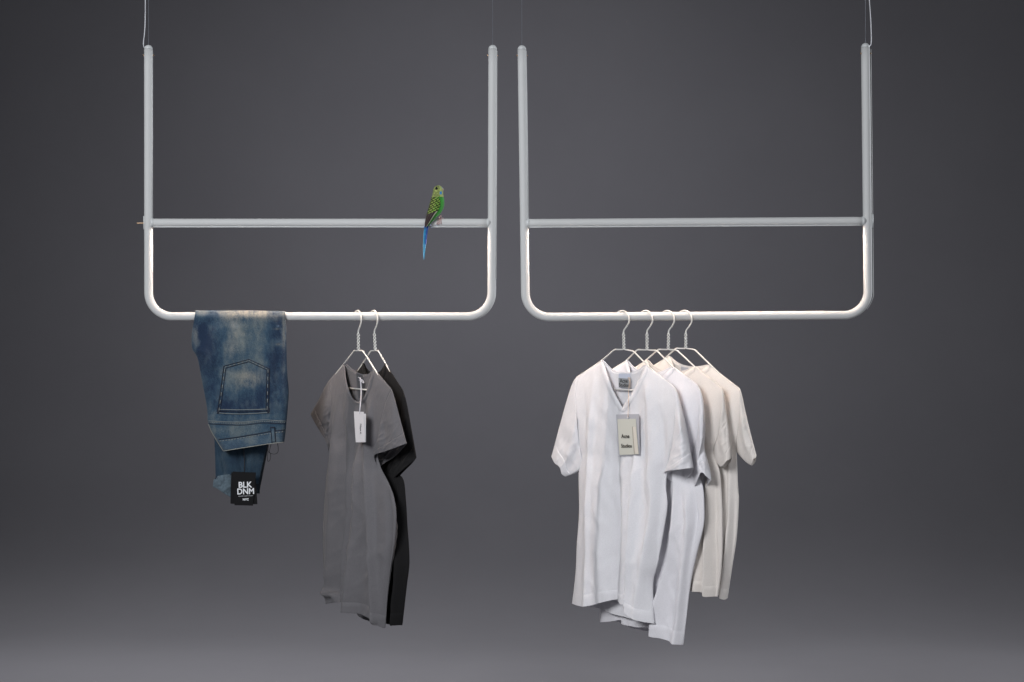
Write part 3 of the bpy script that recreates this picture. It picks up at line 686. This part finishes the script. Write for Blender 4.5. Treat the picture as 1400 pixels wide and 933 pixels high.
def jp(px, py, o=0.0):
    v_ = joff(np.array([float(px)]), np.array([float(py)]))[0]; return PJ.pt(px, py, v_ + o)
def jeans_panel():
    n = 130; vs = np.linspace(0, 1, 170) ** 1.0
    vs = rows(170, [.002, .004, .006, .01, .014])
    tp = cr2([(267.5, 425), (285, 424.3), (300, 424), (320, 424), (345, 425), (389.5, 426)], n)
    bt = cr2([(305.5, 617.3), (325, 614), (345, 611), (365, 607.8), (388.3, 604.8)], n)
    g = coons(tp, bt, jleft, jright, vs); px, py = g[..., 0], g[..., 1]; o = joff(px, py)
    V = []; F = []; C = []
    for i in range(len(vs)):
        for j in range(n): V.append(PJ.pt(px[i, j], py[i, j], o[i, j]))
    F += grid_faces(len(vs), n)
    cf = denim_col(px, py).reshape(-1, 3); C.append(cf)
    # rear sheet of the folded seat, closing the sides
    base = len(V)
    e = np.abs(2 * np.linspace(0, 1, n) - 1)[None, :]
    ob_ = o - (.018 * (1 - e ** 8) * ss((py - 424) / 40)) - .0
    for i in range(len(vs)):
        for j in range(n): V.append(PJ.pt(px[i, j], py[i, j], ob_[i, j]))
    F += grid_faces(len(vs), n, True, base); C.append(cf * .8)
    o_ = mesh('seat_panel', V, F, M['denim'], rj); keep(o_, rj); setcol(o_, np.concatenate(C))
    md = o_.modifiers.new('thickness', 'SOLIDIFY'); md.thickness = .0016; md.offset = 0
jeans_panel()
def patch(name, poly4, n, m_, o, mat, root, colf=None, dome=0.0):
    """conformal patch on the jeans: poly4 = top, bottom, left, right pixel polylines"""
    tp, bt, lf, rt = [cr2(p, k) for p, k in zip(poly4, (n, n, m_, m_))]
    g = coons(tp, bt, lf, rt, np.linspace(0, 1, m_)); px, py = g[..., 0], g[..., 1]
    of_ = joff(px, py); uu = np.linspace(0, 1, n)[None, :]; vv = np.linspace(0, 1, m_)[:, None]
    ed = np.minimum(np.minimum(uu, 1 - uu) * 40, np.minimum(vv, 1 - vv) * 40); ed = np.clip(ed, 0, 1)
    V = [PJ.pt(px[i, j], py[i, j], of_[i, j] + o * ed[i, j] + dome * math.sin(math.pi * i / (m_ - 1)) * math.sin(math.pi * j / (n - 1))) for i in range(m_) for j in range(n)]
    ob2 = mesh(name, V, grid_faces(m_, n), mat, root); keep(ob2, rj)
    if colf is not None: setcol(ob2, colf(px, py).reshape(-1, 3))
    return ob2
pk = [[(306, 501), (323, 496), (340.3, 491.5), (355, 498), (368, 504.4)], [(297.5, 564), (330, 564.5), (366.8, 563.3)], [(306, 501), (302, 530), (297.5, 564)], [(368, 504.4), (367.6, 535), (366.8, 563.3)]]
pocket = patch('back_pocket', pk, 60, 60, .0022, M['denim'], rj, lambda a, b_: denim_col(a, b_, 2.0) * 1.0)
def ribbon(name, pts, wpx, o, mat, parent, dash=None, n=None, sharp=False):
    if sharp:
        C = []
        for a, b_ in zip(pts[:-1], pts[1:]): C += [tuple(x) for x in cr2([a, b_], 24)]
        C = np.array(C)
    else:
        L = sum(math.dist(a, b_) for a, b_ in zip(pts[:-1], pts[1:])); C = cr2(pts, n or int(L * 1.2) + 4)
    V = []; F = []
    def quad(idx):
        b0 = len(V)
        for i in idx:
            t_ = C[min(i + 1, len(C) - 1)] - C[max(i - 1, 0)]; t_ = t_ / (np.hypot(*t_) + 1e-9); nn = np.array([t_[1], -t_[0]])
            for s_, oo in ((-1, 0), (0, .0005), (1, 0)):
                p = C[i] + nn * wpx / 2 * s_; V.append(jp(p[0], p[1], o + oo))
        for k in range(len(idx) - 1):
            a = b0 + k * 3; F.extend([(a, a + 1, a + 4, a + 3), (a + 1, a + 2, a + 5, a + 4)])
    if dash:
        i = 0
        while i + dash[0] < len(C): quad(list(range(i, i + dash[0] + 1))); i += dash[0] + dash[1]
    else: quad(list(range(len(C))))
    ob2 = mesh(name, V, F, mat, parent); keep(ob2, parent)
    md = ob2.modifiers.new('thickness', 'SOLIDIFY'); md.thickness = .0004; md.offset = -1
    return ob2
def inset(poly, d_):
    c0 = np.mean(poly, axis=0); return [tuple(np.array(p) + (c0 - np.array(p)) / np.hypot(*(c0 - np.array(p))) * d_) for p in poly]
outline = [(306, 501), (340.3, 491.5), (368, 504.4), (366.8, 563.3)]
full = [(297.5, 564), (306, 501), (340.3, 491.5), (368.2, 504.4), (367, 563.6)]
ribbon('seam', full, .8, .0028, M['thread_dark'], pocket, sharp=True)
ins = [(300.9, 563), (309, 503.4), (340.3, 494.8), (364.8, 506.2), (363.6, 563)]
ribbon('seam', ins, .7, .0030, M['thread_dark'], pocket, sharp=True)
mid = [(299.2, 563), (307.5, 502.2), (340.3, 493.2), (366.5, 505.4), (365.3, 563)]
ribbon('stitching', mid, .75, .0030, M['thread_light'], pocket, dash=(2, 2), sharp=True)
ribbon('seam', [(296, 564.8), (330, 566.2), (368.5, 564.2)], .7, .0028, M['thread_light'], pocket)
ribbon('seam', [(297, 560), (330, 560.6), (367, 559.5)], .8, .0028, M['thread_light'], pocket)
ribbon('seam', [(298, 562.2), (330, 563.3), (367, 561.7)], 1.0, .0029, M['thread_dark'], pocket, dash=(3, 1))
for (x, y) in ((298, 562), (367, 561.5)):
    ribbon('bar_tack', [(x, y - 4), (x - .2, y + 3.5)], 2.4, .0034, M['thread_dark'], pocket)
# yoke seam, waistband, belt loop
ribbon('seam', [(285, 575.5), (310, 577), (335, 577.2), (358, 574.5), (375, 575.2), (391.5, 576)], .6, .0012, M['thread_light'], rj)
ribbon('stitching', [(285, 577.4), (310, 578.8), (335, 579), (358, 576.5), (375, 577.2), (391, 577.8)], .8, .0012, M['thread_light'], rj, dash=(2, 1))
ribbon('seam', [(285, 579.6), (310, 581), (335, 581.2), (358, 578.5), (375, 579.2), (391, 579.8)], .9, .0014, M['thread_dark'], rj)
wb = [[(294.5, 602), (320, 599), (345, 595), (368, 591), (389.5, 588.5)], [(305.8, 617), (325, 614), (345, 611), (365, 607.8), (388.3, 604.8)], [(294.5, 602), (300, 609), (305.8, 617)], [(389.5, 588.5), (389, 597), (388.3, 604.8)]]
wband = patch('waistband', wb, 60, 16, .003, M['denim'], rj, lambda a, b_: denim_col(a, b_ - 0, 9.0) * 1.05 + .012)
ribbon('seam', [(299, 601.2), (320, 598.6), (345, 594.6), (368, 590.6), (389.5, 588)], 1.0, .0036, M['thread_dark'], wband)
ribbon('stitching', [(300, 603.5), (320, 600.8), (345, 596.8), (368, 593), (389, 590.4)], .7, .0040, M['thread_light'], wband, dash=(3, 2))
ribbon('raw_edge', [(305.5, 616.9), (325, 613.7), (345, 610.6), (365, 607.5), (388.3, 604.6)], .9, .0042, M['denim_raw'], wband)
ribbon('raw_edge', [(285, 580), (289, 590), (293.6, 598), (299, 607), (305.5, 617)], .8, .0030, M['denim_raw'], rj)
lp = [[(370, 585), (375.2, 584.6)], [(371.8, 605.4), (376.8, 604.9)], [(370, 585), (371, 595), (371.8, 605.4)], [(375.2, 584.6), (376, 595), (376.8, 604.9)]]
bloop = patch('belt_loop', lp, 8, 20, .0065, M['denim'], rj, lambda a, b_: denim_col(a, b_, 9.0) * 1.15)
ribbon('seam', [(370, 585), (371, 595), (371.8, 605.4)], .7, .0058, M['thread_dark'], bloop)
ribbon('seam', [(375.3, 584.6), (376.1, 595), (376.9, 604.9)], .9, .0045, M['thread_dark'], bloop)
ribbon('bar_tack', [(369.3, 585), (376, 584.5)], 1.8, .0074, M['thread_dark'], bloop)
# trouser legs, hanging behind the bar, front leg and the darker one behind it
def leg(lf, rt, bt, y0, name, mul, folds, rollback=True):
    n = 60; tp = cr2([lf[0], rt[0]], n); L = cr2(lf, 120); Rr = cr2(rt, 120); B = cr2(bt, n); vs = rows(150, [.003, .006, .01])
    g = coons(tp, B, L, Rr, vs); px, py = g[..., 0], g[..., 1]
    e = np.abs(2 * np.linspace(0, 1, n) - 1)[None, :]
    t = np.maximum(py - 426.5, 0) / PPM
    roll = np.where(t < JR, JR * np.sqrt(np.clip(1 - (1 - t / JR) ** 2, 0, 1)), JR)
    V = []; F = []; C = []
    for s_ in (1, -1):
        o = -roll - y0 + s_ * .011 * (1 - e ** 4) * ss((py - 440) / 60) + (fold_field(px, py, folds) * (1 - e ** 4) if s_ > 0 else 0)
        base = len(V)
        V += [PJ.pt(px[i, j], py[i, j], o[i, j]) for i in range(len(vs)) for j in range(n)]
        F += grid_faces(len(vs), n, s_ < 0, base)
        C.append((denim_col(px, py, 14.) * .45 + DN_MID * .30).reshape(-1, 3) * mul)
    o_ = mesh(name, V, F, M['denim'], rj); keep(o_, rj); setcol(o_, np.concatenate(C))
    md = o_.modifiers.new('thickness', 'SOLIDIFY'); md.thickness = .0014; md.offset = 0
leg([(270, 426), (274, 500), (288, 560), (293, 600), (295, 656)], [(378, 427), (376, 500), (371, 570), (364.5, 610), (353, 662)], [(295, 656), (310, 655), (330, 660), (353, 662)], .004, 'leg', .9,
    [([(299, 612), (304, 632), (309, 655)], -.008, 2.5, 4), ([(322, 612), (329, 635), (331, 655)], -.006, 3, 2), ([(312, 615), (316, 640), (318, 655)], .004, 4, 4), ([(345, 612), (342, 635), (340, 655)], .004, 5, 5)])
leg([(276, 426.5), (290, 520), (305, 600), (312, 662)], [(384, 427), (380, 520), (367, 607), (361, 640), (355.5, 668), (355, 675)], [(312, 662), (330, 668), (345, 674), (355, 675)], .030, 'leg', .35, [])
V = []  # dark vertical seam on the leg
tube('seam', [PJ.pt(333.5, 610, -JR + .0135), PJ.pt(334, 630, -JR + .0125), PJ.pt(334, 646, -JR + .0115)], .0010, M['thread_dark'], rj, 6)
# turned-up cuff of the front leg
def cuff():
    n = 40; m_ = 30
    lf = cr2([(293.2, 655.5), (291.8, 660), (291.5, 666)], m_); rt = cr2([(320, 648.5), (320, 665), (319.5, 683)], m_)
    tp = cr2([(293.2, 655.5), (298, 651.5), (307, 649.5), (320, 648.5)], n); bt = cr2([(291.5, 666), (297, 668), (304, 673), (311, 677.5), (319.5, 683)], n)
    g = coons(tp, bt, lf, rt, np.linspace(0, 1, m_)); px, py = g[..., 0], g[..., 1]
    u = np.linspace(0, 1, n)[None, :]; v_ = np.linspace(0, 1, m_)[:, None]
    o = -JR + .012 + .012 * np.sin(np.pi * np.clip(u, 0, .9)) + .004 * np.sin(np.pi * v_) + fold_field(px, py, [([(301, 668), (306, 660), (312, 655)], -.004, 2, 3), ([(304, 673), (310, 668), (318, 664)], .003, 2, 2)])
    V = [PJ.pt(px[i, j], py[i, j], o[i, j]) for i in range(m_) for j in range(n)]; F = grid_faces(m_, n)
    base = len(V)
    V += [PJ.pt(px[i, j], py[i, j] - 1, -JR - .012) for i in range(m_) for j in range(n)]; F += grid_faces(m_, n, True, base)
    o_ = mesh('turn_up', V, F, M['denim'], rj); keep(o_, rj)
    base_c = np.array([.085, .118, .145]) * (1 + .35 * (vnoise(px, py, .4, 3.1, .8))[..., None]); setcol(o_, np.concatenate([base_c.reshape(-1, 3)] * 2))
    md = o_.modifiers.new('thickness', 'SOLIDIFY'); md.thickness = .0016
    V = [PJ.pt(*p, -JR + .020) for p in ((294, 655), (298, 651.8), (307, 650.2), (320, 649))]
    tube('turn_up_fold', catmull(V, 5), .0014, M['thread_dark'], rj, 8)
cuff()
for k in range(26):           # frayed threads at the turn-up's raw hem
    q = random.random(); x = 292 + 27 * q; y = 666 + 16 * q + random.uniform(-1, 0)
cordp = [(368, 604), (366, 612), (367, 618), (374, 621), (379.5, 619), (380.3, 612), (379, 606)]
tube('drawn_cord', catmull([jp(388, 603, .004) if False else PJ.pt(x, y, .020) for x, y in cordp], 6), .0009, M['black_string'], rj, 8)
tube('drawn_cord', catmull([PJ.pt(x, y, .022) for x, y in [(367, 606), (366.5, 616), (365.5, 626), (366.5, 631), (369, 629), (370, 622), (368.5, 617), (371, 606)]], 6), .0008, M['black_string'], rj, 8)

# black card tags at the leg
tb = thing('hang_tag', 'black card tags with white lettering hanging in front of the jeans leg', 'tag', PJ.pt(334, 646, .0))
nf = Vector((0, -1, 0))
card('rear_card', [PJ.pt(*p, .006) for p in ((316.3, 646), (348, 647), (346, 691.5), (315, 688.8))], .0008, M['card_black'], tb, nf, .0003)
card('middle_card', [PJ.pt(*p, .0095) for p in ((318.6, 646), (349, 646), (352, 689.6), (322, 689.8))], .0008, M['card_black'], tb, nf, .0003)
fc = card('front_card', [PJ.pt(*p, .0130) for p in ((318.3, 644.9), (350, 646.4), (345.9, 691.6), (320.6, 691.0))], .0008, M['card_black'], tb, nf, .0003)
ax = Vector((1, 0, .03))
put_text('BLK', .0222, PJ.pt(335.0, 663.4, .0155), ax, nf, M['ink_white'], fc, .0005, 0, .97)
put_text('DNM', .0222, PJ.pt(335.9, 672.4, .0155), ax, nf, M['ink_white'], fc, .0005, 0, .93)
tube('underline', [PJ.pt(325.8, 678.8, .0152), PJ.pt(346.0, 677.9, .0152)], .0004, M['ink_white'], fc, 6)
put_text('NYC', .0078, PJ.pt(336, 683.2, .0155), ax, nf, M['ink_white'], fc, .0003)
tube('string', catmull([PJ.pt(333, 612, -JR + .017), PJ.pt(334, 630, -.002), PJ.pt(334.2, 646, .010)], 5), .0007, M['black_string'], tb, 6)

# ------------------------------------------------------------------ the parakeet on the left crossbar
bird = thing('parakeet', 'small green parakeet with a long blue tail perched on the left crossbar', 'bird', W(596, 299))
sec = [  # y, left, right
    (254.4, 598.7, 600.6), (255.2, 596.2, 603.0), (257, 594.2, 604.9), (259.5, 592.9, 606.0), (262.5, 592.3, 606.3), (266, 591.8, 606.4), (269, 591.0, 606.8), (273, 589.8, 607.5), (278, 588.2, 607.9), (283, 586.8, 607.5),
    (287.5, 585.6, 606.1), (292, 584.4, 603.3), (296, 583.6, 599.8), (300, 582.9, 595.4), (304, 582.1, 591.3), (308, 581.5, 587.9), (311, 580.6, 586.2), (316, 579.9, 585.5), (322, 579.4, 584.8), (330, 579.2, 583.6), (338, 579.2, 582.5), (347, 579.3, 581.6), (353, 579.4, 580.9), (355.8, 579.8, 580.4)]
BY = -.020
ys = np.array([s[0] for s in sec]); fine = np.concatenate([np.linspace(254.4, 262, 12), np.linspace(263, 312, 62), np.linspace(313.5, 355.8, 30)])
Lx = np.interp(fine, ys, [s[1] for s in sec]); Rx = np.interp(fine, ys, [s[2] for s in sec])
for _ in range(3):
    Lx[1:-1] = (Lx[:-2] + 2 * Lx[1:-1] + Lx[2:]) / 4; Rx[1:-1] = (Rx[:-2] + 2 * Rx[1:-1] + Rx[2:]) / 4
SEG = 40; V = []; F = []; C = []
GREEN = np.array([.03, .25, .025]); YEL = np.array([.29, .35, .11]); BLK = np.array([.018, .018, .022]); BLUE = np.array([.02, .16, .32]); DKB = np.array([.02, .05, .22])
for i, (y, a, b_) in enumerate(zip(fine, Lx, Rx)):
    cx = (a + b_) / 2; hw = (b_ - a) / 2
    for k in range(SEG):
        an = 2 * math.pi * k / SEG
        dep = min(hw * .92, 7.2) if y < 306 else max(hw * .5, .25)
        dy = math.sin(an) * dep / PPM
        V.append(W(cx + math.cos(an) * hw, y, 0) + Vector((0, BY - dy + (.0 if y > 300 else 0), 0)))
        u = math.cos(an)          # -1 back (left), +1 breast (right)
        nz = noise.noise(Vector((u * 3, y * .4, math.sin(an) * 3)))
        if y < 271:               # head and throat
            c_ = YEL * (1 + .25 * nz)
            bar = math.sin(y * 3.6 + 1.5 * math.sin(u * 5)) > .25 - .3 * u
            if bar and u < .3 + .2 * nz: c_ = c_ * .18
            if y < 257 : c_ = c_ * .8
            if 263 < y < 267.5 and .38 < u < .72: c_ = np.array([.02, .2, .5])
        elif u > -.05 + .35 * (y - 271) / 40 * 0 + .12 * nz and y < 310 or (y < 298 and y > 283 and u < -.93):
            c_ = GREEN * (1 + .35 * nz)
            if y > 296: c_ = c_ * .9
        elif y < 310:
            c_ = YEL * .9; ph = math.sin(u * 9 + (y // 3 % 2) * 1.6) * math.sin(y * 2.1)
            if ph > -.15: c_ = BLK * 1.4
        else:
            q = min(1, (y - 310) / 6); c_ = BLUE * (1 + .4 * nz) * q + DKB * (1 - q)
            if u > .25 and y < 338: c_ = DKB * 1.2
            if y > 335: c_ = c_ * .6 + np.array([.12, .42, .62]) * .4
        C.append(np.clip(c_, 0, 1))
for i in range(len(fine) - 1):
    for k in range(SEG):
        a = i * SEG + k; b_ = i * SEG + (k + 1) % SEG; F.append((a, b_, b_ + SEG, a + SEG))
F.append(tuple(range(SEG - 1, -1, -1))); F.append(tuple(range((len(fine) - 1) * SEG, len(fine) * SEG)))
M['feather'] = vcol_mat('feathers', .75, .3, .2, 500.0)
bbody = o_ = mesh('body', V, F, M['feather'], bird); keep(o_, bird); setcol(o_, np.array(C))
# wings: scalloped coverts then dark flight feathers
for s in (1, -1):
    lf = cr2([(591, 271), (588.2, 281), (585.2, 291), (582.3, 301), (581.6, 311)], 110); rt = cr2([(600.5, 271), (602.6, 279), (600, 288), (593.5, 297), (583.2, 312)], 110)
    V = []; C = []; n, m_ = 44, 110
    for i in range(m_):
        for j in range(n):
            u = j / (n - 1); a = lf[i] * (1 - u) + rt[i] * u; x, y = a
            cx = np.interp(y, fine, (Lx + Rx) / 2); hw = np.interp(y, fine, (Rx - Lx) / 2); t_ = max(-.995, min(.995, (x - cx) / hw))
            dep = min(hw * .92, 7.2) * math.sqrt(1 - t_ * t_) + .5 + .9 * math.sin(math.pi * u) * math.sin(math.pi * min(1, i / m_ * 1.1))
            V.append(W(x, y) + Vector((0, BY - s * dep / PPM, 0)))
            if y + (u - .5) * 5 < 292.5:
                x += .5 * noise.noise(Vector((x * .5, y * .5, 1))); y += .7 * noise.noise(Vector((x * .4, y * .4, 5))); yq = y + .55 * (x - 590); row = math.floor(yq / 3.1); fx = (x / 3.6 + .5 * (row % 2)) % 1 - .5; fy = (yq / 3.1) % 1
                c_ = np.array([.27, .37, .08]) * (1.0 if fy < .58 - 2.4 * fx * fx else .05)
                if u < .12: c_ = c_ * .5
                if u > .5: c_ = c_ * np.array([.8, 1.05, .8])
            else:
                c_ = np.array([.030, .020, .020]) * (1 + 1.2 * (math.sin(u * 22) > .6))
                if u > .9: c_ = np.array([.42, .44, .34])
            C.append(c_)
    o_ = mesh('wing', V, grid_faces(m_, n, s < 0), M['feather'], bird); keep(o_, bird); setcol(o_, np.clip(np.array(C), 0, 1))
    md = o_.modifiers.new('thickness', 'SOLIDIFY'); md.thickness = .0012
def ball(name, c_, r, mat, parent, sc=(1, 1, 1)):
    bm = bmesh.new(); bmesh.ops.create_uvsphere(bm, u_segments=16, v_segments=10, radius=r)
    for v_ in bm.verts: v_.co = Vector((v_.co.x * sc[0], v_.co.y * sc[1], v_.co.z * sc[2])) + c_
    me = bpy.data.meshes.new(name); bm.to_mesh(me); bm.free(); return keep(link(name, me, mat, parent), parent)
M['eye'] = simple('glossy_black_eye', (.004, .004, .004), .1)
M['beak'] = simple('grey_beak', (.32, .27, .22), .4); M['cere'] = simple('pale_blue_cere', (.22, .45, .65), .5); M['foot'] = simple('pink_grey_foot', (.48, .33, .33), .6)
for s in (1, -1): ball('eye', W(597.4, 259.4) + Vector((0, BY - s * .0125, 0)), .0036, M['eye'], bbody)
tube('beak', catmull([W(604.5, 259.6) + Vector((0, BY - .002, 0)), W(606.2, 260.8) + Vector((0, BY - .002, 0)), W(606.0, 264.2) + Vector((0, BY - .002, 0))], 5), [.0034] * 4 + [.003, .0026, .002, .0016, .0012, .0009, .0005], M['beak'], bbody, 12)
ball('cere', W(603.6, 258.4) + Vector((0, BY - .0035, 0)), .0030, M['cere'], bbody, (1.3, 1, .5))
for s, dx in ((1, 0), (-1, 2.2)):
    zt = W(596, 299).z
    base = W(600.5 + dx * .6, 296) + Vector((0, BY + .004, 0)); ank = Vector((W(600.8 + dx, 300).x, -.0185 + (.008 if s < 0 else 0), zt + .0015 + (.003 if s < 0 else 0)))
    pts = [base, base.lerp(ank, .5) + Vector((.0015, 0, 0)), ank]
    v0, f0 = tube_geo(pts, [.0022, .0018, .0016], 10); VV = list(v0); FF = list(f0)
    ax_ = W(596, 305)
    for dxx, arc, r0, back in ((-.0035, 2.0, .0012, 1), (.0004, 1.8, .0012, 1), (.003, 1.2, .0011, -1), (-.001, 1.0, .0011, -1)):
        tp_ = [ank]
        for k in range(6):
            a = (.9 + .0 * k) if False else 0
            th = math.radians(55) - (k / 5) * arc * (1 if back > 0 else -1)     # angle round the bar (from +y towards -y is growing)
            ang = math.radians(90 + 35) + back * (k / 5) * arc * .7
            tp_.append(Vector((ank.x + dxx * (k + 1) / 3, math.cos(ang) * (RT + .0014), ax_.z + math.sin(ang) * (RT + .0014))))
        v1, f1 = tube_geo(catmull(tp_, 3), r0, 8); FF += [tuple(x + len(VV) for x in g) for g in f1]; VV += v1
    keep(mesh('foot', VV, FF, M['foot'], bird), bird)

S.render.engine = 'CYCLES'
